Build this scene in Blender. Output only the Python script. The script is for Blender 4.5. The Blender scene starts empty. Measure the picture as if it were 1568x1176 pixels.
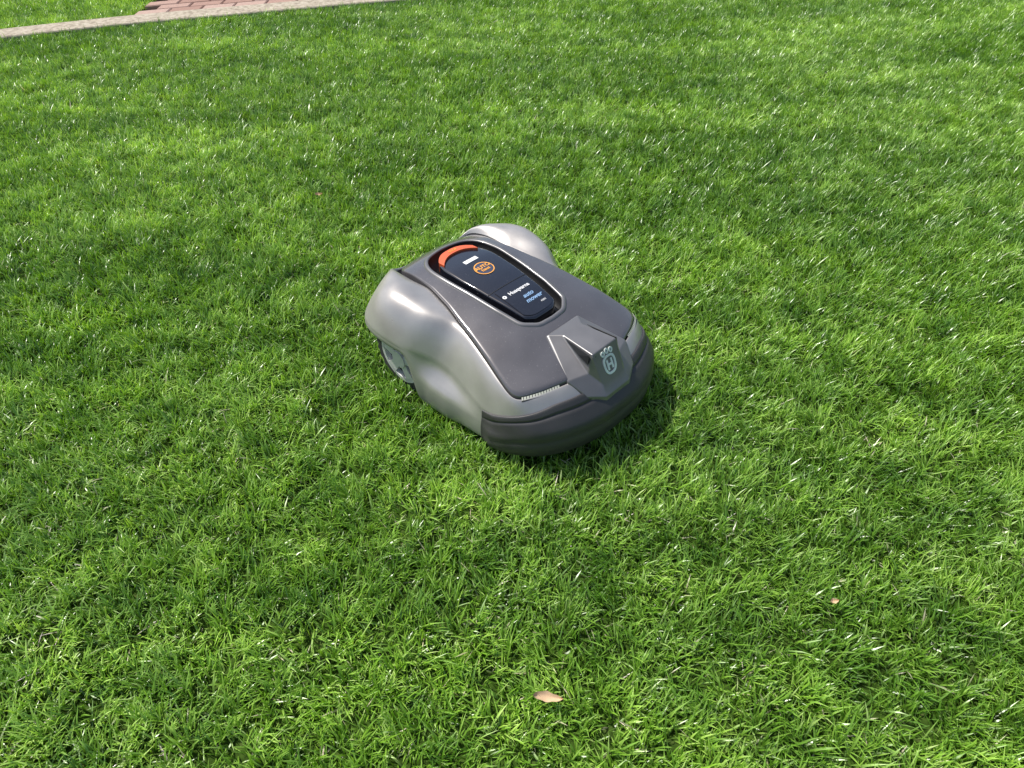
import bpy, math, numpy as np
from mathutils import Vector, Matrix, Euler
rng=np.random.default_rng(7)
scene=bpy.context.scene
COL=scene.collection
# ------------------------------------------------------------------ helpers
def link(o,parent=None):
    COL.objects.link(o)
    if parent is not None: o.parent=parent
    return o
def mesh_obj(name,verts,faces,mat=None,parent=None,smooth=True,mats=None,fm=None):
    me=bpy.data.meshes.new(name)
    me.from_pydata([tuple(map(float,v)) for v in verts],[],[tuple(int(i) for i in f) for f in faces])
    for m in (mats or ([mat] if mat else [])): me.materials.append(m)
    if fm is not None: me.polygons.foreach_set('material_index',np.array(fm,dtype=np.int32))
    if smooth: me.polygons.foreach_set('use_smooth',np.ones(len(me.polygons),dtype=bool))
    me.update()
    return link(bpy.data.objects.new(name,me),parent)
def newmat(name):
    m=bpy.data.materials.new(name); m.use_nodes=True
    nt=m.node_tree; nt.nodes.clear()
    return m,nt,nt.nodes.new('ShaderNodeOutputMaterial')
def N(nt,t,**kw):
    n=nt.nodes.new(t)
    for k,v in kw.items():
        if k in n.inputs: n.inputs[k].default_value=v
        else: setattr(n,k,v)
    return n
def ramp(nt,fac,stops):
    r=nt.nodes.new('ShaderNodeValToRGB'); cr=r.color_ramp
    while len(cr.elements)<len(stops): cr.elements.new(.5)
    for e,(p,c) in zip(cr.elements,stops):
        e.position=p; e.color=(*c,1) if len(c)==3 else c
    nt.links.new(fac,r.inputs[0]); return r
def paint(name,col,metal=0,rough=.4,coat=0,dust=.25,dustcol=(.3,.29,.25),bump=.0,spec=.5,wear=.12):
    m,nt,out=newmat(name); L=nt.links
    b=N(nt,'ShaderNodeBsdfPrincipled',Metallic=metal)
    b.inputs['Coat Weight'].default_value=coat; b.inputs['Coat Roughness'].default_value=.08
    b.inputs['Specular IOR Level'].default_value=spec
    tc=N(nt,'ShaderNodeTexCoord')
    n1=N(nt,'ShaderNodeTexNoise',Scale=9.,Detail=6.); L.new(tc.outputs['Object'],n1.inputs['Vector'])
    n2=N(nt,'ShaderNodeTexNoise',Scale=260.,Detail=3.); L.new(tc.outputs['Object'],n2.inputs['Vector'])
    r1=ramp(nt,n1.outputs['Fac'],[(.35,(1-wear,)*3),(.7,(1+wear,)*3)])
    mul=N(nt,'ShaderNodeMix',data_type='RGBA',blend_type='MULTIPLY'); mul.inputs[0].default_value=1
    mul.inputs[6].default_value=(*col,1); L.new(r1.outputs[0],mul.inputs[7])
    r2=ramp(nt,n2.outputs['Fac'],[(.66,(0,0,0)),(.76,(dust,)*3)])
    mx=N(nt,'ShaderNodeMix',data_type='RGBA'); L.new(r2.outputs[0],mx.inputs[0]); L.new(mul.outputs[2],mx.inputs[6]); mx.inputs[7].default_value=(*dustcol,1)
    L.new(mx.outputs[2],b.inputs['Base Color'])
    rr=ramp(nt,n1.outputs['Fac'],[(.3,(rough*.8,)*3),(.75,(min(1,rough*1.3),)*3)]); L.new(rr.outputs[0],b.inputs['Roughness'])
    if bump>0:
        bp=N(nt,'ShaderNodeBump',Strength=bump,Distance=.0006); n3=N(nt,'ShaderNodeTexNoise',Scale=900.,Detail=2.)
        L.new(tc.outputs['Object'],n3.inputs['Vector']); L.new(n3.outputs['Fac'],bp.inputs['Height']); L.new(bp.outputs[0],b.inputs['Normal'])
    L.new(b.outputs[0],out.inputs[0]); return m
M_silver=paint('silver_plastic',(.42,.40,.38),.5,.34,0,.3,bump=.15)
M_deck=paint('gunmetal_gloss',(.12,.115,.12),.35,.20,.5,.5,(.42,.40,.38))
M_nose=paint('nose_grey',(.18,.175,.175),.4,.32,.2,.3)
M_bump=paint('bumper_rubber',(.040,.039,.039),0,.45,0,.35,(.15,.145,.13),bump=.3)
M_black=paint('black_plastic',(.012,.012,.013),0,.45,0,.3,(.1,.1,.09))
M_gloss=paint('black_gloss',(.008,.009,.014),0,.07,1,.25,(.2,.2,.2))
M_orange=paint('stop_orange',(.62,.11,.035),0,.4,.1,.1)
M_white=paint('white_print',(.75,.75,.74),0,.5,0,.0)
M_blue=paint('blue_print',(.22,.36,.55),0,.5,0,.0)
M_stick=paint('sticker_navy',(.05,.055,.09),0,.35,0,.0)
M_sor=paint('sticker_orange',(.8,.36,.06),0,.45,0,.0)
M_badge=paint('badge_grey',(.70,.76,.70),0,.45,0,.1)
M_tyre=paint('tyre',(.03,.03,.03),0,.75,0,.5,(.12,.11,.08))
M_hub=paint('hub_silver',(.6,.6,.58),.2,.4,0,.2)
M_led=paint('led_strip',(.72,.70,.58),0,.35,0,.1)
# ------------------------------------------------------------------ mower
GO=.045
HEAD=math.radians(-44.7)
mower=bpy.data.objects.new('robotic_lawn_mower',None); link(mower)
mower.location=(.027,1.557,GO); mower.rotation_euler=(0,0,HEAD)
NP=360; CX=-.02
PH=np.linspace(-math.pi,math.pi,NP,endpoint=False)
def curve(half,sig=3):
    h=np.array(half,float); h[:,0]-=CX
    seg=[]
    for a,b in zip(h[:-1],h[1:]):
        t=np.linspace(0,1,30,endpoint=False)[:,None]; seg.append(a+(b-a)*t)
    seg.append(h[-1:]); p=np.vstack(seg)
    an=np.arctan2(p[:,1],p[:,0]); r=np.hypot(p[:,0],p[:,1])
    o=np.argsort(an); an=an[o]; r=r[o]
    rr=np.interp(np.abs(PH),an,r)
    if sig>0:
        k=np.arange(-12,13); w=np.exp(-k**2/(2*sig**2)); w/=w.sum()
        rr=sum(wi*np.roll(rr,ki) for wi,ki in zip(w,k))
    return np.stack([CX+rr*np.cos(PH),rr*np.sin(PH)],1)
def scl(c,s):
    return np.stack([CX+(c[:,0]-CX)*s,c[:,1]*s],1)
A=np.degrees(np.abs(PH))
def prof(pairs,sig=3):
    a,b=zip(*pairs); v=np.interp(A,a,b)
    if sig>0:
        k=np.arange(-12,13); w=np.exp(-k**2/(2*sig**2)); w/=w.sum()
        v=sum(wi*np.roll(v,ki) for wi,ki in zip(w,k))
    return v
XS=[-.40,-.375,-.34,-.29,-.2,-.1,0,.1,.2,.27,.35]; ZS=[.205,.228,.247,.26,.267,.264,.255,.239,.214,.196,.165]
xx=np.linspace(-.45,.42,400); zz=np.interp(xx,XS,ZS); k=np.exp(-np.arange(-15,16)**2/60.); zz=np.convolve(np.pad(zz,15,mode='edge'),k/k.sum(),'valid')
def Zt(x,y): return np.interp(x,xx,zz)-.026*(np.abs(y)/.2)**2.2
C=curve([(.352,0),(.35,.06),(.336,.125),(.308,.188),(.268,.238),(.20,.271),(.12,.274),(.05,.260),(-.02,.250),(-.07,.256),(-.11,.278),(-.15,.300),(-.21,.310),(-.28,.312),(-.34,.292),(-.377,.235),(-.391,.15),(-.39,.07),(-.389,0)],3)
D=curve([(.283,0),(.28,.06),(.268,.118),(.245,.18),(.216,.232),(.195,.240),(.13,.226),(.03,.202),(-.05,.184),(-.12,.166),(-.205,.15),(-.30,.142),(-.365,.138),(-.378,.10),(-.381,0)],2)
Hh=curve([(.108,0),(.104,.045),(.075,.078),(0,.090),(-.1,.098),(-.2,.104),(-.27,.099),(-.312,.07),(-.326,0)],3)
LID=curve([(.087,0),(.086,.035),(.068,.059),(0,.068),(-.056,.074),(-.15,.081),(-.22,.082),(-.265,.07),(-.288,.035),(-.292,0)],2)
def loft(name,rings,mat=None,mats=None,fmf=None,mask=None,cap_first=False,cap_last=False,parent=mower):
    V=np.vstack([np.column_stack([r[0],r[1]]) for r in rings]); F=[];FM=[]
    for i in range(len(rings)-1):
        for j in range(NP):
            k2=(j+1)%NP
            if mask is not None and not mask(j): continue
            F.append((i*NP+j,(i+1)*NP+j,(i+1)*NP+k2,i*NP+k2)); FM.append(fmf(i,j) if fmf else 0)
    V=list(V)
    if cap_first:
        c=np.mean(np.array(V[:NP]),0); V.append(c); n=len(V)-1
        for j in range(NP): F.append((n,j,(j+1)%NP)); FM.append(0)
    if cap_last:
        b=(len(rings)-1)*NP; c=np.mean(np.array(V[b:b+NP]),0); V.append(c); n=len(V)-1
        for j in range(NP): F.append((n,b+(j+1)%NP,b+j)); FM.append(0)
    return mesh_obj(name,V,F,mat,parent,True,mats,FM if mats else None)
zC=prof([(0,.108),(58,.103),(75,.112),(88,.125),(98,.13),(108,.150),(122,.165),(145,.17),(160,.168),(180,.16)])
zlow=prof([(0,.02),(40,.01),(58,.0),(75,-.012),(90,-.018),(107,-.010),(113,.130),(134,.140),(140,.12),(180,.09)],1.5)
flare=prof([(0,0),(45,0),(62,.015),(78,.090),(88,.155),(98,.160),(106,.10),(113,0),(180,0)],2)
ex=prof([(0,1.3),(58,1.5),(80,1.6),(95,1.6),(106,1.8),(114,2.8),(130,4.2),(150,3.8),(170,2),(180,2)])
bmp=prof([(0,0),(98,0),(112,.012),(130,.025),(148,.021),(165,.004),(180,0)])
dent=prof([(0,0),(144,0),(149,1),(157,1),(161,0),(180,0)],2)
zD=Zt(D[:,0],D[:,1])-.006
rings=[]
g0=scl(D,.975); rings.append((g0,zD-.012)); rings.append((scl(D,1.0),zD-.012-.012*dent))
D1=np.stack([CX+(D[:,0]-CX)*(1.012+.07*dent),D[:,1]*(1.012+.07*dent)],1)
rings.append((scl(D,1.006),zD-.012-.014*dent)); rings.append((D1,zD-.001))
nsil=len(rings)-1
SS=np.linspace(0,1,26)[1:]
for s in SS:
    p=D1+(C-D1)*s
    z=zC+(zD-.001-zC)*(1-s**ex)+bmp*np.sin(math.pi*s**1.15)
    rings.append((p,z))
nC=len(rings)-1
for kk,sc,fl in [(.06,1.002,.02),(.14,1.004,.10),(.22,1.006,.30),(.30,1.006,.58),(.37,1.006,.80),(.43,1.008,.92),(.50,1.009,.98),(.65,1.010,1.02),(.85,1.008,1.03),(.95,1.003,1.0),(1,.994,.95),(1.0,.975,.9)]:
    rings.append((scl(C,sc+flare*fl),zC+(zlow-zC)*kk))
nL=len(rings)-1
rings.append((scl(C,.965+flare*.8),zlow+.03))
def shell_mat(i,j):
    return 1 if i<nsil else 0
loft('body_shell',rings,mats=[M_silver,M_black],fmf=shell_mat)
def off(p,d):
    t=np.roll(p,-1,0)-np.roll(p,1,0); t/=np.linalg.norm(t,axis=1)[:,None]+1e-9
    return p+np.stack([t[:,1],-t[:,0]],1)*(d if np.isscalar(d) else d[:,None])
# bumper follows the shell, its top edge dropping towards the corners
FB=62
TAP=np.clip((FB+1-A)/7,.3,1)
RP=np.array([r[0] for r in rings]); RZ=np.array([r[1] for r in rings])
topi=prof([(0,nsil+11),(30,nsil+12),(44,nsil+17),(54,nsil+23.5),(62,nC+1.5),(180,nC+1.5)],2)
jj=np.arange(NP)
def bump_ring(t,d):
    f_=topi+(nL-topi)*t; i0=np.floor(f_).astype(int); i0=np.minimum(i0,nL-1); w=f_-i0
    p=RP[i0,jj]*(1-w)[:,None]+RP[i0+1,jj]*w[:,None]; z=RZ[i0,jj]*(1-w)+RZ[i0+1,jj]*w
    s=np.clip((f_-nsil)/25.,0,1); th=(math.pi/2)*s**1.6
    dd=d*TAP if d>0 else np.full(NP,d)
    return off(p,dd*np.sin(th)),z+dd*np.cos(th)
br=[bump_ring(t,d) for t,d in [(0,-.003),(.0,.0042),(.02,.0058),(.08,.0062),(.15,.0064),(.20,.0064),(.215,.0040),(.235,.0040),(.25,.0068),(.32,.008),(.42,.0105),(.50,.0135),(.56,.0160),(.66,.0172),(.70,.0150),(.735,.0176),(.82,.0175),(.9,.014),(.95,.007),(1,-.004)]]
loft('front_bumper',br,M_bump,mask=lambda j:(A[j]<FB and A[(j+1)%NP]<FB+1.5))
dr=[]
dr.append((scl(Hh,1.0),Zt(Hh[:,0],Hh[:,1])-.03))
for s in np.linspace(0,1,24):
    o=scl(D,.992); p=Hh+(o-Hh)*s; z=Zt(p[:,0],p[:,1])+.002
    if s>.96: z=z-.0015
    dr.append((p,z))
dr.append((scl(D,.998),zD+.003)); dr.append((scl(D,.999),zD-.012))
loft('top_deck',dr,M_deck)
wr=[(Hh,Zt(Hh[:,0],Hh[:,1])+.001),(scl(Hh,.985),Zt(Hh[:,0],Hh[:,1])-.03),(scl(Hh,.6),Zt(Hh[:,0],Hh[:,1])-.034)]
loft('hatch_well',wr,M_black,cap_last=True)
rr=[]
for a in np.linspace(0,2*math.pi,13):
    q=off(Hh,.006+.0065*math.cos(a)); rr.append((q,Zt(q[:,0],q[:,1])+.002+.005*math.sin(a)))
loft('hatch_rim',rr,M_nose)
lr=[]
def zl(x,y): return Zt(x,y)+.002
for s in np.linspace(.04,.93,18): p=scl(LID,s); lr.append((p,zl(p[:,0],p[:,1])-.0))
for s,dz in [(.96,-.0006),(.985,-.002),(1.0,-.006),(1.0,-.035)]: p=scl(LID,s); lr.append((p,zl(p[:,0],p[:,1])+dz))
loft('hatch_lid',lr,M_gloss,cap_first=True)
def patch(name,xa,xb,ya,yb,h,mat,nx=8,ny=14,thick=.004,zf=zl,ofs=None):
    V=[];F=[]
    us=np.linspace(0,1,nx);vs=np.linspace(0,1,ny)
    for lay in (0,1):
        for u in us:
            for v in vs:
                x0=xa(v) if callable(xa) else xa; x1=xb(v) if callable(xb) else xb
                x=x0+(x1-x0)*u; y=ya+(yb-ya)*v
                V.append((x,y,zf(x,y)+(h if lay==0 else h-thick)))
    n=nx*ny; I=lambda l,i,j:l*n+i*ny+j
    for i in range(nx-1):
        for j in range(ny-1): F.append((I(0,i,j),I(0,i+1,j),I(0,i+1,j+1),I(0,i,j+1)))
    for i in range(nx-1):
        for j in (0,ny-1): F.append((I(0,i,j),I(0,i+1,j),I(1,i+1,j),I(1,i,j)))
    for j in range(ny-1):
        for i in (0,nx-1): F.append((I(0,i,j),I(0,i,j+1),I(1,i,j+1),I(1,i,j)))
    return mesh_obj(name,V,F,mat,mower,False)
patch('stop_button',lambda v:-.294+.034*abs(2*v-1)**2.6,lambda v:-.268+.031*abs(2*v-1)**2.4,-.070,.060,.006,M_orange,6,24,.03)
patch('lid_label',-.213,-.198,-.022,.026,.0012,M_white)
patch('lid_seam',-.057,-.055,-.072,.072,.0009,M_black,2,20,.002)
patch('lid_front_plate',-.05,lambda v:.078-.02*abs(2*v-1)**4,-.055,.055,.0022,M_gloss,10,16,.003)
def disc(name,cx,cy,r0,r1,h,mat,n=48):
    V=[];F=[]
    for i in range(n):
        a=2*math.pi*i/n
        for r in (r0,r1):
            x=cx+r*math.cos(a);y=cy+r*math.sin(a);V.append((x,y,zl(x,y)+h))
    for i in range(n):
        j=(i+1)%n;F.append((2*i,2*i+1,2*j+1,2*j))
    return mesh_obj(name,V,F,mat,mower)
disc('sticker_base',-.150,.002,.0005,.030,.0012,M_stick)
disc('sticker_ring',-.150,.002,.0265,.0295,.0016,M_sor)
def text(name,body,x,y,h,size,mat,shear=0,ext=.0003,rot=0,bold=0):
    cu=bpy.data.curves.new(name,'FONT'); cu.body=body; cu.size=size; cu.align_x='CENTER'; cu.align_y='CENTER'; cu.shear=shear; cu.extrude=ext; cu.offset=bold
    cu.materials.append(mat)
    o=bpy.data.objects.new(name,cu); link(o,mower)
    e=.01; dzx=(zl(x+e,y)-zl(x-e,y))/(2*e); dzy=(zl(x,y+e)-zl(x,y-e))/(2*e)
    tx=Vector((0,1,dzy)).normalized(); ty=Vector((-1,0,-dzx)).normalized(); nz=tx.cross(ty).normalized()
    R=Matrix((tx,ty,nz)).transposed().to_4x4()
    o.matrix_local=Matrix.Translation((x,y,zl(x,y)+h))@R@Matrix.Rotation(rot,4,'Z')
    return o
text('sticker_text','AUTO',-.157,.002,.0018,.019,M_sor,bold=.0004)
text('sticker_text_b','haus',-.143,.002,.0018,.016,M_sor,bold=.0003)
text('brand_text','Husqvarna',-.018,.006,.0030,.0175,M_white,bold=.0004)
text('model_text','auto',.012,.01,.0030,.020,M_blue,shear=.35,bold=.0005)
text('model_text_b','mower',.031,.014,.0030,.020,M_blue,shear=.35,bold=.0005)
text('model_text_c','430X',.053,.028,.0030,.009,M_white,shear=.2)
text('stop_text','STOP',-.279,0,.0066,.012,M_sor,bold=.0002)
disc('brand_mark',-.018,-.048,.002,.0062,.003,M_white,20)
# nose
nv={};verts=[]
def av(nm,x,y,z):
    for s in (1,-1):
        nv[(nm,s)]=len(verts); verts.append((x,s*y,z))
zo=.004
av('R',.145,.062,Zt(.145,.062)+zo); av('R0',.150,.058,Zt(.15,.06)+zo+.004)
av('I',.272,.116,Zt(.272,.116)+zo-.002); av('T1',.180,.036,.238); av('T2',.288,.047,.243); av('S2',.292,.062,.192)
av('E',.327,.043,.165); av('L',.322,.092,.152); av('B',.347,.046,.138)
av('Rb',.145,.062,.19); av('Ib',.272,.120,.15); av('Lb',.325,.094,.12); av('Bb',.352,.047,.105)
F=[]
def f(*a): F.append([nv[x] for x in a])
f(('R0',1),('T1',1),('T1',-1),('R0',-1)); f(('T1',1),('T2',1),('T2',-1),('T1',-1)); f(('T2',1),('E',1),('E',-1),('T2',-1)); f(('E',1),('B',1),('B',-1),('E',-1)); f(('R',1),('R0',1),('R0',-1),('R',-1)); f(('Rb',1),('R',1),('R',-1),('Rb',-1)); f(('B',1),('Bb',1),('Bb',-1),('B',-1))
for s in (1,-1):
    def ff(*a,s=s):
        a=list(a); a=a if s==1 else a[::-1]; F.append([nv[(x,s)] for x in a])
    ff('R','I','R0'); ff('R0','I','S2','T1'); ff('T1','S2','T2'); ff('T2','S2','E'); ff('S2','I','L','E'); ff('E','L','B')
    ff('Rb','Ib','I','R'); ff('Ib','Lb','L','I'); ff('Lb','Bb','B','L')
nose=mesh_obj('nose_cowl',verts,F,None,mower,True,[M_nose,M_black],[0]*len(F))
bv=nose.modifiers.new('b','BEVEL'); bv.width=.004; bv.segments=3; bv.limit_method='ANGLE'; bv.angle_limit=math.radians(12)
wn=nose.modifiers.new('w','WEIGHTED_NORMAL')
for s in (1,-1):
    V=[(.196,s*.0410,.2375),(.284,s*.0515,.2395),(.286,s*.0575,.216),(.250,s*.0535,.2255)]
    V2=[(a,b+s*.0022,c+.0005) for a,b,c in V]
    mesh_obj('scoop_opening',V+V2,[(4,5,6,7),(0,1,5,4),(1,2,6,5),(2,3,7,6),(3,0,4,7)],M_black,mower,False)
Tm=Vector((.288,0,.243)); Em=Vector((.327,0,.165)); up=(Tm-Em).normalized(); rt=Vector((0,1,0)); nn=rt.cross(up).normalized()
BM=Matrix((rt,up,nn)).transposed().to_4x4(); BM.translation=Em.lerp(Tm,.50)+nn*.0008
def badge_poly(name,pts_out,pts_in):
    n=len(pts_out);V=[(*p,.0016) for p in pts_out]+[(*p,.0016) for p in pts_in]+[(*p,-.001) for p in pts_out]+[(*p,-.001) for p in pts_in];F=[]
    for i in range(n):
        j=(i+1)%n;F+= [(i,j,n+j,n+i),(i,2*n+i,2*n+j,j),(n+i,n+j,3*n+j,3*n+i)]
    o=mesh_obj(name,V,F,M_badge,mower,False); o.matrix_local=BM; return o
def sup(cx,cy,a,b,e,n=48):
    r=[]
    for i in range(n):
        t=2*math.pi*i/n;c,s=math.cos(t),math.sin(t);r.append((cx+a*math.copysign(abs(c)**e,c)*(1+.08*s),cy+b*math.copysign(abs(s)**e,s)))
    return r
badge_poly('badge_shield',sup(0,-.006,.0225,.0265,.75),sup(0,-.006,.0165,.0205,.75))
for i,(cx,cy) in enumerate(((-.015,.0275),(0,.0305),(.015,.0275))):
    badge_poly('badge_crown',sup(cx,cy,.0070,.0078,1,20),sup(cx,cy,.0024,.0030,1,20))
def box(name,a,b,mat,mtx=None):
    x0,y0,z0=a;x1,y1,z1=b
    V=[(x0,y0,z0),(x1,y0,z0),(x1,y1,z0),(x0,y1,z0),(x0,y0,z1),(x1,y0,z1),(x1,y1,z1),(x0,y1,z1)]
    o=mesh_obj(name,V,[(0,3,2,1),(4,5,6,7),(0,1,5,4),(1,2,6,5),(2,3,7,6),(3,0,4,7)],mat,mower,False)
    if mtx: o.matrix_local=mtx
    return o
box('badge_h',(-.0108,-.020,-.001),(-.0050,.008,.0016),M_badge,BM);box('badge_h',(.0050,-.020,-.001),(.0108,.008,.0016),M_badge,BM);box('badge_h',(-.0049,-.009,-.001),(.0049,-.0035,.0016),M_badge,BM)
for s in (1,-1):
    V=[];F=[];V2=[];F2=[];n=56
    a0=math.degrees(math.atan2(.135,.262-CX)); a1=math.degrees(math.atan2(.226,.219-CX))
    for i in range(n):
        a=math.radians(a0+(a1-a0)*i/(n-1))*s; j=(a+math.pi)/(2*math.pi)*NP; jf=int(j)%NP; w=j-int(j)
        P=D[jf]*(1-w)+D[(jf+1)%NP]*w; z=float(Zt(P[0],P[1])); d=Vector((P[0]-CX,P[1])).normalized()
        for V_,o0,o1,zz_ in ((V,-.003,.009,.0),(V2,.001,.0065,.0012)):
            V_.append((P[0]+d.x*o0,P[1]+d.y*o0,z-.0035+zz_)); V_.append((P[0]+d.x*o1,P[1]+d.y*o1,z-.0105+zz_+ .0008)); V_.append((P[0]+d.x*o1,P[1]+d.y*o1,z-.03))
    for i in range(n-1):
        for q in (0,1):
            F.append((3*i+q,3*i+q+1,3*i+4+q,3*i+3+q))
            if i%4!=0: F2.append((3*i+q,3*i+q+1,3*i+4+q,3*i+3+q))
    mesh_obj('led_recess',V,F,M_black,mower,False); mesh_obj('led_strip',V2,F2,M_led,mower,False)
ch=[(scl(C,.5),np.full(NP,.0)),(scl(C,.76),np.full(NP,.005)),(scl(C,.80),np.full(NP,.03)),(scl(C,.80),np.full(NP,.13))]
loft('chassis',ch,M_black,cap_first=True)
def wheel(x,y,r,w,side,nm):
    zc=r-GO
    n=96;prof_=[(-w/2,r*.70),(-w/2,r*.93),(-w*.36,r),(w*.36,r),(w/2,r*.93),(w/2,r*.70)]
    V=[];F=[]
    for i in range(n):
        a=2*math.pi*i/n; lug=1 if (i//2)%2 else .955
        for k_,(t,q) in enumerate(prof_):
            qq=q*lug if q>r*.9 else q
            V.append((x+qq*math.cos(a),y+t,zc+qq*math.sin(a)))
    m_=len(prof_)
    for i in range(n):
        j=(i+1)%n
        for k_ in range(m_-1): F.append((i*m_+k_,i*m_+k_+1,j*m_+k_+1,j*m_+k_))
    mesh_obj(nm,V,F,M_tyre,mower,False)
    V=[];F=[];yo=y+side*(w/2-.002)
    pr=[(.72,.0),(.70,.004),(.60,.004),(.58,-.01)]
    for i in range(n):
        a=2*math.pi*i/n
        for q,t in pr: V.append((x+q*r*math.cos(a),yo+side*t,zc+q*r*math.sin(a)))
    for i in range(n):
        j=(i+1)%n
        for k_ in range(3): F.append((i*4+k_,i*4+k_+1,j*4+k_+1,j*4+k_))
    for s5 in range(5):
        a=2*math.pi*s5/5+.3; b=len(V); c,s_=math.cos(a),math.sin(a)
        for q,hw in ((.1,.012),(.62,.017)):
            for sg in (-1,1):
                for t in (.004,-.012): V.append((x+q*r*c-s_*hw*sg,yo+side*t,zc+q*r*s_+c*hw*sg))
        F+=[(b,b+2,b+6,b+4),(b,b+1,b+5,b+4),(b+2,b+3,b+7,b+6)]
    b=len(V)
    for i in range(32):
        a=2*math.pi*i/32; V.append((x+.24*r*math.cos(a),yo+side*.008,zc+.24*r*math.sin(a))); V.append((x+.27*r*math.cos(a),yo-side*.01,zc+.27*r*math.sin(a)))
    F.append([b+2*i for i in range(32)])
    for i in range(32): j=(i+1)%32; F.append((b+2*i,b+2*i+1,b+2*j+1,b+2*j))
    mesh_obj(nm+'_hub',V,F,M_hub,mower,False)
wheel(-.212,-.250,.112,.055,-1,'rear_wheel_a'); wheel(-.212,.250,.112,.055,1,'rear_wheel_b')
wheel(.17,-.15,.045,.035,-1,'front_caster_a'); wheel(.17,.15,.045,.035,1,'front_caster_b')
# ------------------------------------------------------------------ strip / path geometry
K=1.0325
near=np.array([(-9,.9),(-6.5,2.6),(-5,3.55),(-4.0,4.10),(-3.09,4.50),(-2.35,4.80),(-1.636,5.03),(-.773,5.30),(.2,5.55),(2,5.9),(5,6.2),(12,6.5)])*K-np.array([0,.13])
def smooth_poly(p,n=20):
    o=[]
    for i in range(len(p)-1):
        a=p[max(i-1,0)];b=p[i];c=p[i+1];d=p[min(i+2,len(p)-1)]
        for t in np.linspace(0,1,n,endpoint=False):
            o.append(.5*((2*b)+(-a+c)*t+(2*a-5*b+4*c-d)*t*t+(-a+3*b-3*c+d)*t**3))
    o.append(p[-1]); return np.array(o)
NE=smooth_poly(near)
tg=np.gradient(NE,axis=0); tg/=np.linalg.norm(tg,axis=1)[:,None]; nrm=np.stack([-tg[:,1],tg[:,0]],1)
SW=.18
FE=NE+nrm*SW
def yat(poly,x): return np.interp(x,poly[:,0],poly[:,1])
V=[];F=[]
zt=.035
for i in range(len(NE)):
    a=NE[i];b=FE[i];c=a+nrm[i]*.006;d=b-nrm[i]*.006
    V+=[(a[0],a[1],-.05),(a[0],a[1],zt-.006),(c[0],c[1],zt),(d[0],d[1],zt),(b[0],b[1],zt-.006),(b[0],b[1],-.05)]
for i in range(len(NE)-1):
    for q in range(5): F.append((6*i+q,6*i+6+q,6*i+7+q,6*i+q+1))
m,nt,out=newmat('concrete'); b=N(nt,'ShaderNodeBsdfPrincipled',Roughness=.9); tc=N(nt,'ShaderNodeNewGeometry')
n1=N(nt,'ShaderNodeTexNoise',Scale=40.,Detail=8.); nt.links.new(tc.outputs['Position'],n1.inputs['Vector'])
r=ramp(nt,n1.outputs['Fac'],[(.3,(.22,.18,.13)),(.55,(.40,.345,.26)),(.8,(.50,.45,.37))]); nt.links.new(r.outputs[0],b.inputs['Base Color'])
bp=N(nt,'ShaderNodeBump',Strength=.6,Distance=.004); nt.links.new(n1.outputs['Fac'],bp.inputs['Height']); nt.links.new(bp.outputs[0],b.inputs['Normal']); nt.links.new(b.outputs[0],out.inputs[0]); M_conc=m
mesh_obj('concrete_edging',V,F,M_conc,None,False)
BX0=-2.48
m,nt,out=newmat('brick_pavers'); b=N(nt,'ShaderNodeBsdfPrincipled',Roughness=.85); at=N(nt,'ShaderNodeAttribute',attribute_name='bc'); g=N(nt,'ShaderNodeNewGeometry')
n1=N(nt,'ShaderNodeTexNoise',Scale=60.,Detail=6.); nt.links.new(g.outputs['Position'],n1.inputs['Vector'])
r=ramp(nt,at.outputs['Fac'],[(0,(.27,.15,.11)),(.5,(.36,.22,.17)),(1,(.44,.31,.25))])
mu=N(nt,'ShaderNodeMix',data_type='RGBA',blend_type='MULTIPLY'); mu.inputs[0].default_value=.6; nt.links.new(r.outputs[0],mu.inputs[6]); nt.links.new(n1.outputs['Fac'],mu.inputs[7])
sc_=N(nt,'ShaderNodeMix',data_type='RGBA',blend_type='ADD'); sc_.inputs[0].default_value=.25; nt.links.new(mu.outputs[2],sc_.inputs[6]); nt.links.new(r.outputs[0],sc_.inputs[7])
nt.links.new(sc_.outputs[2],b.inputs['Base Color']); nt.links.new(b.outputs[0],out.inputs[0]); M_brick=m
V=[];F=[];bc=[]
bl,bw=.20,.10
for row in range(20):
    for cidx in range(45):
        cx=BX0+.1+cidx*bl+(row%2)*.1; 
        if cx>6: continue
        cy=yat(FE,cx)+.055+row*bw
        sl=(yat(FE,cx+.05)-yat(FE,cx-.05))/.1; 
        hx,hy,bev=.0965,.0465,.006; z1=.03+rng.normal(0,.0015); base=len(V)
        for (X,Y,Z) in [(-hx,-hy,-.03),(hx,-hy,-.03),(hx,hy,-.03),(-hx,hy,-.03),(-hx,-hy,z1-bev),(hx,-hy,z1-bev),(hx,hy,z1-bev),(-hx,hy,z1-bev),(-hx+bev,-hy+bev,z1),(hx-bev,-hy+bev,z1),(hx-bev,hy-bev,z1),(-hx+bev,hy-bev,z1)]:
            V.append((cx+X,cy+Y+sl*X,Z))
        v=rng.random(); 
        for q in ((0,1,5,4),(1,2,6,5),(2,3,7,6),(3,0,4,7),(4,5,9,8),(5,6,10,9),(6,7,11,10),(7,4,8,11),(8,9,10,11)): F.append(tuple(base+t for t in q)); bc.append(v)
o=mesh_obj('brick_paving',V,F,M_brick,None,False)
atr=o.data.attributes.new('bc','FLOAT','FACE'); atr.data.foreach_set('value',np.array(bc,dtype=np.float32))
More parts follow.
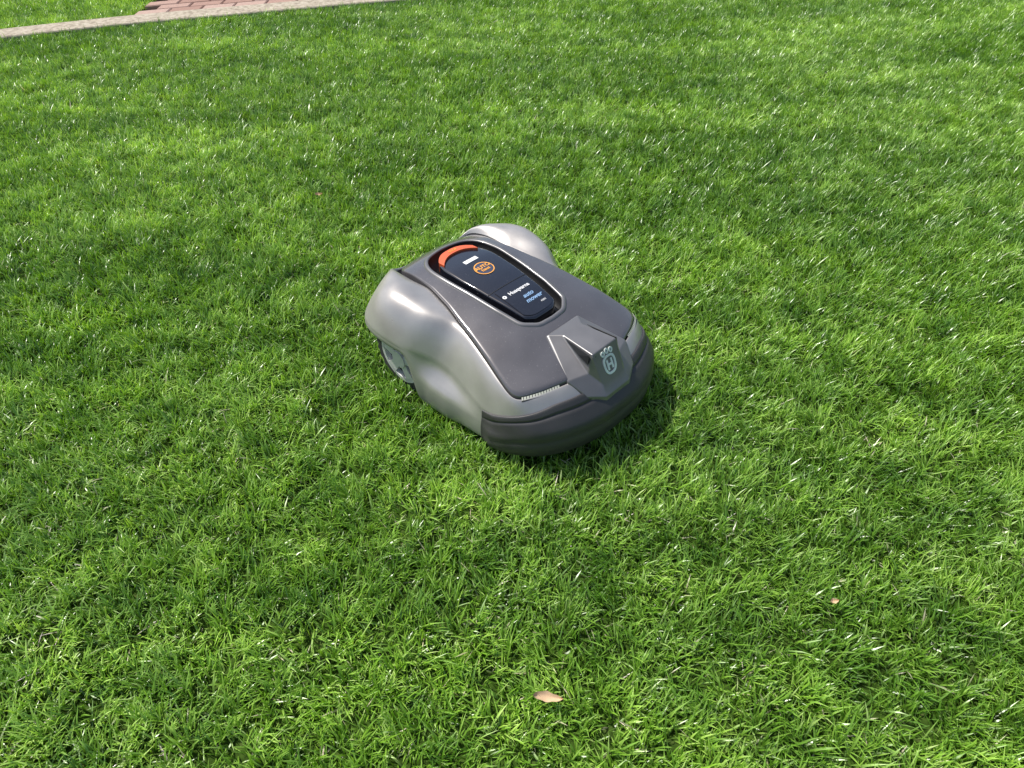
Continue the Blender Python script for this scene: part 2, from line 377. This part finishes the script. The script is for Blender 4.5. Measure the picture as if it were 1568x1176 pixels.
# ------------------------------------------------------------------ ground
m,nt,out=newmat('soil_thatch'); b=N(nt,'ShaderNodeBsdfDiffuse'); g=N(nt,'ShaderNodeNewGeometry')
n1=N(nt,'ShaderNodeTexNoise',Scale=55.,Detail=8.); nt.links.new(g.outputs['Position'],n1.inputs['Vector'])
r=ramp(nt,n1.outputs['Fac'],[(.3,(.02,.035,.007)),(.55,(.045,.085,.014)),(.75,(.09,.11,.035))]); nt.links.new(r.outputs[0],b.inputs['Color']); nt.links.new(b.outputs[0],out.inputs[0]); M_soil=m
S=400
mesh_obj('ground',[(-S,-S,0),(S,-S,0),(S,S,0),(-S,S,0)],[(0,1,2,3)],M_soil,None,False)
# ------------------------------------------------------------------ grass
m,nt,out=newmat('grass_blades'); L=nt.links
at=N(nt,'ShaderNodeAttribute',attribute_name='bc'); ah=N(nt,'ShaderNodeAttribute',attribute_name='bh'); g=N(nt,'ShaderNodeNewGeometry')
na=N(nt,'ShaderNodeTexNoise',Scale=.8,Detail=3.); nb=N(nt,'ShaderNodeTexNoise',Scale=9.,Detail=4.); nc=N(nt,'ShaderNodeTexNoise',Scale=1.,Detail=2.)
for n_ in (na,nb): L.new(g.outputs['Position'],n_.inputs['Vector'])
mp=N(nt,'ShaderNodeMapping'); mp.inputs['Scale'].default_value=(.45,2.6,1); mp.inputs['Rotation'].default_value=(0,0,math.radians(-8)); L.new(g.outputs['Position'],mp.inputs['Vector']); L.new(mp.outputs[0],nc.inputs['Vector'])
r=ramp(nt,at.outputs['Fac'],[(0,(.11,.25,.016)),(.35,(.20,.40,.028)),(.7,(.33,.54,.07)),(.93,(.48,.64,.18)),(.965,(.54,.51,.25)),(1,(.62,.55,.34))])
lo=ramp(nt,na.outputs['Fac'],[(.32,(.80,.86,.7)),(.68,(1.15,1.08,1.7))])
hi=ramp(nt,nb.outputs['Fac'],[(.34,(.60,.70,.60)),(.66,(1.34,1.25,1.35))])
ba=ramp(nt,nc.outputs['Fac'],[(.40,(.74,.80,.74)),(.60,(1.22,1.15,1.3))])
hh=ramp(nt,ah.outputs['Fac'],[(0,(.22,.25,.28)),(.5,(.85,.87,.8)),(1,(1.4,1.32,1.5))])  # roots darkened for sheath colour and painted-in shade between blades, tips brightened
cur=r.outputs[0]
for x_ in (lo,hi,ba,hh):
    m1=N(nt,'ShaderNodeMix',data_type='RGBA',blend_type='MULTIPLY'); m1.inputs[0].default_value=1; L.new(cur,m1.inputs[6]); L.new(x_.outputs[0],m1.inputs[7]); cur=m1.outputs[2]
b=N(nt,'ShaderNodeBsdfPrincipled',Roughness=.33); b.inputs['Specular IOR Level'].default_value=.85
L.new(cur,b.inputs['Base Color'])
tr=N(nt,'ShaderNodeBsdfTranslucent'); tm=N(nt,'ShaderNodeMix',data_type='RGBA',blend_type='MULTIPLY'); tm.inputs[0].default_value=1; L.new(cur,tm.inputs[6]); tm.inputs[7].default_value=(1.3,1.3,.7,1); L.new(tm.outputs[2],tr.inputs['Color'])
mx=N(nt,'ShaderNodeMixShader'); mx.inputs[0].default_value=.30; L.new(b.outputs[0],mx.inputs[1]); L.new(tr.outputs[0],mx.inputs[2]); L.new(mx.outputs[0],out.inputs[0]); M_grass=m
SEG=3
def blades(n,size,rg,maskf=None,origin=(0,0)):
    nt_=max(1,int(n/22)); tp=rg.random((nt_,2))*size; td=rg.random(nt_)*2*math.pi; tl=rg.normal(1,.2,nt_); tc_=rg.random(nt_); tlean=rg.normal(0,.16,nt_)
    ti=rg.integers(0,nt_,n); loose=rg.random(n)<.30
    p=tp[ti]+rg.normal(0,.011,(n,2)); p[loose]=rg.random((loose.sum(),2))*size
    p=np.mod(p,size)
    if maskf is not None:
        k_=maskf(p[:,0]+origin[0],p[:,1]+origin[1]); p=p[k_]; ti=ti[k_]; n=len(p)
    dr_=td[ti]+rg.normal(0,.6,n); ln=np.clip(rg.normal(.041,.010,n)*tl[ti],.016,.085)
    lean=np.clip(rg.normal(.52,.28,n)+tlean[ti],.05,1.3); curl=rg.normal(.55,.35,n); w=rg.uniform(.0011,.0023,n)
    col=np.clip(.06+.55*rg.random(n)+.32*tc_[ti]**1.5,0,.93); dead=rg.random(n)<.02; col[dead]=rg.uniform(.94,1,dead.sum()); lean[dead]+=.5
    tw=dr_+math.pi/2+rg.normal(0,.5,n); 
    segs=SEG; V=np.zeros((n,2*segs+1,3),np.float32); pos=np.zeros((n,3)); pos[:,:2]=p; pos[:,2]=-.002
    sx,sy=np.cos(tw),np.sin(tw); ang=lean.copy(); wf=[.85,1,.8,0]
    for s in range(segs+1):
        if s<segs:
            V[:,2*s,0]=pos[:,0]+sx*w*wf[s];V[:,2*s,1]=pos[:,1]+sy*w*wf[s];V[:,2*s,2]=pos[:,2]
            V[:,2*s+1,0]=pos[:,0]-sx*w*wf[s];V[:,2*s+1,1]=pos[:,1]-sy*w*wf[s];V[:,2*s+1,2]=pos[:,2]
            st=ln/segs; pos=pos+np.stack([np.sin(ang)*np.cos(dr_)*st,np.sin(ang)*np.sin(dr_)*st,np.cos(ang)*st],1); ang=np.minimum(ang+curl/segs,1.9)
        else: V[:,2*s]=pos
    nv_=2*segs+1; base=(np.arange(n)*nv_)[:,None]
    q=[]; 
    for s in range(segs-1): q.append(np.concatenate([base+2*s,base+2*s+1,base+2*s+3,base+2*s+2],1))
    quads=np.stack(q,1).reshape(-1,4); tris=np.concatenate([base+2*segs-2,base+2*segs-1,base+2*segs],1)
    return V.reshape(-1,3),quads,tris,np.repeat(col,nv_).astype(np.float32)
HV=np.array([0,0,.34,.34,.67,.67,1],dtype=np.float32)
def blade_mesh(name,V,quads,tris,col):
    me=bpy.data.meshes.new(name); nq,ntr=len(quads),len(tris)
    me.vertices.add(len(V)); me.vertices.foreach_set('co',V.astype(np.float32).ravel())
    me.loops.add(nq*4+ntr*3); me.loops.foreach_set('vertex_index',np.concatenate([quads.ravel(),tris.ravel()]).astype(np.int32))
    me.polygons.add(nq+ntr); me.polygons.foreach_set('loop_start',np.concatenate([np.arange(nq)*4,nq*4+np.arange(ntr)*3]).astype(np.int32))
    me.polygons.foreach_set('loop_total',np.concatenate([np.full(nq,4),np.full(ntr,3)]).astype(np.int32))
    me.update(calc_edges=True); me.polygons.foreach_set('use_smooth',np.ones(nq+ntr,dtype=bool))
    a=me.attributes.new('bc','FLOAT','POINT'); a.data.foreach_set('value',col)
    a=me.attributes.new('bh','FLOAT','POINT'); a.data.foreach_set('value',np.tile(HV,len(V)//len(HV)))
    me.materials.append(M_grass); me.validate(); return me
TS=.25; DENS=33000; NB=int(DENS*TS*TS); NVAR=14
gc=bpy.data.collections.new('grass_tufts')
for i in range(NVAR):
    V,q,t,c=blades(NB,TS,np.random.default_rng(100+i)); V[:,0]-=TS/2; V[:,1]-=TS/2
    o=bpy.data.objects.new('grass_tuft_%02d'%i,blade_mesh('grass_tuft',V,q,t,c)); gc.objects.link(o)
def allowed(x,y):
    yn=yat(NE,x); yf=yat(FE,x)
    return (y<yn-.004)|((y>yf+.01)&(x<BX0-.01))
pts=[];rot=[];idx=[];edge=[]
for ix in range(int(-6/TS),int(6/TS)):
    for iy in range(int(-.5/TS),int(6.75/TS)):
        x0,y0=ix*TS,iy*TS; cs=np.array([(x0+a*TS,y0+b_*TS) for a in np.linspace(-.1,1.1,7) for b_ in np.linspace(-.1,1.1,7)])
        if abs(x0)>1.3+.72*max(y0,0)+.4: continue
        k_=allowed(cs[:,0],cs[:,1])
        if k_.all():
            x,y=x0+TS/2,y0+TS/2
            tx=.05*math.sin(x*2.3+y*1.1)+.04*math.sin(x*.9-y*3.1+1); ty=.05*math.sin(y*2.1-x*1.4+2)+.03*math.sin(x*4.1)
            pts.append((x,y,0)); rot.append((tx*.5,ty*.5,rng.integers(0,4)*math.pi/2)); idx.append(rng.integers(0,NVAR))
        elif k_.any(): edge.append((x0,y0))
me=bpy.data.meshes.new('lawn_grass'); me.from_pydata(pts,[],[])
a=me.attributes.new('rot','FLOAT_VECTOR','POINT'); a.data.foreach_set('vector',np.array(rot,dtype=np.float32).ravel())
a=me.attributes.new('vi','INT','POINT'); a.data.foreach_set('value',np.array(idx,dtype=np.int32))
lawn=link(bpy.data.objects.new('lawn_grass',me))
ng=bpy.data.node_groups.new('scatter','GeometryNodeTree'); ng.interface.new_socket('Geometry',in_out='INPUT',socket_type='NodeSocketGeometry'); ng.interface.new_socket('Geometry',in_out='OUTPUT',socket_type='NodeSocketGeometry')
gi=ng.nodes.new('NodeGroupInput'); go=ng.nodes.new('NodeGroupOutput'); ip=ng.nodes.new('GeometryNodeInstanceOnPoints'); ci=ng.nodes.new('GeometryNodeCollectionInfo')
ci.inputs['Collection'].default_value=gc; ci.inputs['Separate Children'].default_value=True; ci.inputs['Reset Children'].default_value=True
n1=ng.nodes.new('GeometryNodeInputNamedAttribute'); n1.data_type='FLOAT_VECTOR'; n1.inputs['Name'].default_value='rot'
n2=ng.nodes.new('GeometryNodeInputNamedAttribute'); n2.data_type='INT'; n2.inputs['Name'].default_value='vi'
er=ng.nodes.new('FunctionNodeEulerToRotation')
ng.links.new(gi.outputs[0],ip.inputs['Points']); ng.links.new(ci.outputs[0],ip.inputs['Instance']); ip.inputs['Pick Instance'].default_value=True
ng.links.new([s for s in n2.outputs if s.enabled][0],ip.inputs['Instance Index']); ng.links.new([s for s in n1.outputs if s.enabled][0],er.inputs[0]); ng.links.new(er.outputs[0],ip.inputs['Rotation'])
ng.links.new(ip.outputs[0],go.inputs[0]); md=lawn.modifiers.new('scatter','NODES'); md.node_group=ng
Vs=[];Qs=[];Ts=[];Cs=[];b0=0
for i,(x0,y0) in enumerate(edge):
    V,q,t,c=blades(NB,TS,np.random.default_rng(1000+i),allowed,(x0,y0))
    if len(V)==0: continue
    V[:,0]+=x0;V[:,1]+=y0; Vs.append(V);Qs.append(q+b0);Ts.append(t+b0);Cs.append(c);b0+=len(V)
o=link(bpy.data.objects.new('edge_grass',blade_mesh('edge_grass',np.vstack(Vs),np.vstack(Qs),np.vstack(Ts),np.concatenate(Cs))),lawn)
# ------------------------------------------------------------------ fallen leaves
M_leaf=paint('dry_leaf',(.60,.42,.25),0,.7,0,.4,(.3,.16,.07),wear=.25)
def leaf(x,y,z,ln,w,ang,curl,tilt):
    V=[];F=[];n=14
    for i in range(n):
        t=i/(n-1); hw=w*math.sin(math.pi*t**.8)**.8*(1+.12*math.sin(17*t))
        for k_,sv in enumerate((-1,-.5,0,.5,1)):
            V.append(((t-.5)*ln,sv*hw+.12*w*math.sin(5*t),curl*abs(sv)**1.5*w+.18*ln*(t-.5)**2*2))
    for i in range(n-1):
        for k_ in range(4): F.append((5*i+k_,5*i+5+k_,5*i+6+k_,5*i+k_+1))
    o=mesh_obj('fallen_leaf',V,F,M_leaf,None,True); o.location=(x,y,z); o.rotation_euler=(tilt,.1,ang)
leaf(.069,.580,.052,.060,.0095,math.radians(-4),.6,.2)
leaf(.694,.788,.046,.02,.006,math.radians(20),.8,.2)
leaf(-.775,2.58,.046,.03,.008,math.radians(30),.8,.3)
# ------------------------------------------------------------------ light
sun_dir=Vector((-.88,.42,0)).normalized()*math.cos(math.radians(57)); sun_dir.z=math.sin(math.radians(57))
ld=bpy.data.lights.new('sun','SUN'); ld.energy=5; ld.angle=math.radians(.5); ld.color=(1,.965,.9)
so=link(bpy.data.objects.new('sun',ld)); so.rotation_euler=sun_dir.to_track_quat('Z','Y').to_euler(); so.location=(-5,3,8)
w=bpy.data.worlds.new('World'); scene.world=w; w.use_nodes=True; nt=w.node_tree; nt.nodes.clear()
sk=nt.nodes.new('ShaderNodeTexSky'); sk.sky_type='NISHITA'; sk.sun_disc=False; sk.sun_elevation=math.radians(57); sk.sun_rotation=math.atan2(sun_dir.x,sun_dir.y); sk.dust_density=2.5
bg=nt.nodes.new('ShaderNodeBackground'); bg.inputs[1].default_value=.15; wo=nt.nodes.new('ShaderNodeOutputWorld'); nt.links.new(sk.outputs[0],bg.inputs[0]); nt.links.new(bg.outputs[0],wo.inputs[0])
# ------------------------------------------------------------------ camera
cd=bpy.data.cameras.new('camera'); cd.sensor_width=36; cd.lens=36*1080.5/1568; cd.clip_end=2000; cd.clip_start=.02
co=link(bpy.data.objects.new('camera',cd)); co.location=(0,0,1.386+GO); co.rotation_euler=(math.radians(90-43.22),0,0); scene.camera=co
scene.view_settings.view_transform='Standard'; scene.view_settings.look='None'; scene.view_settings.exposure=0
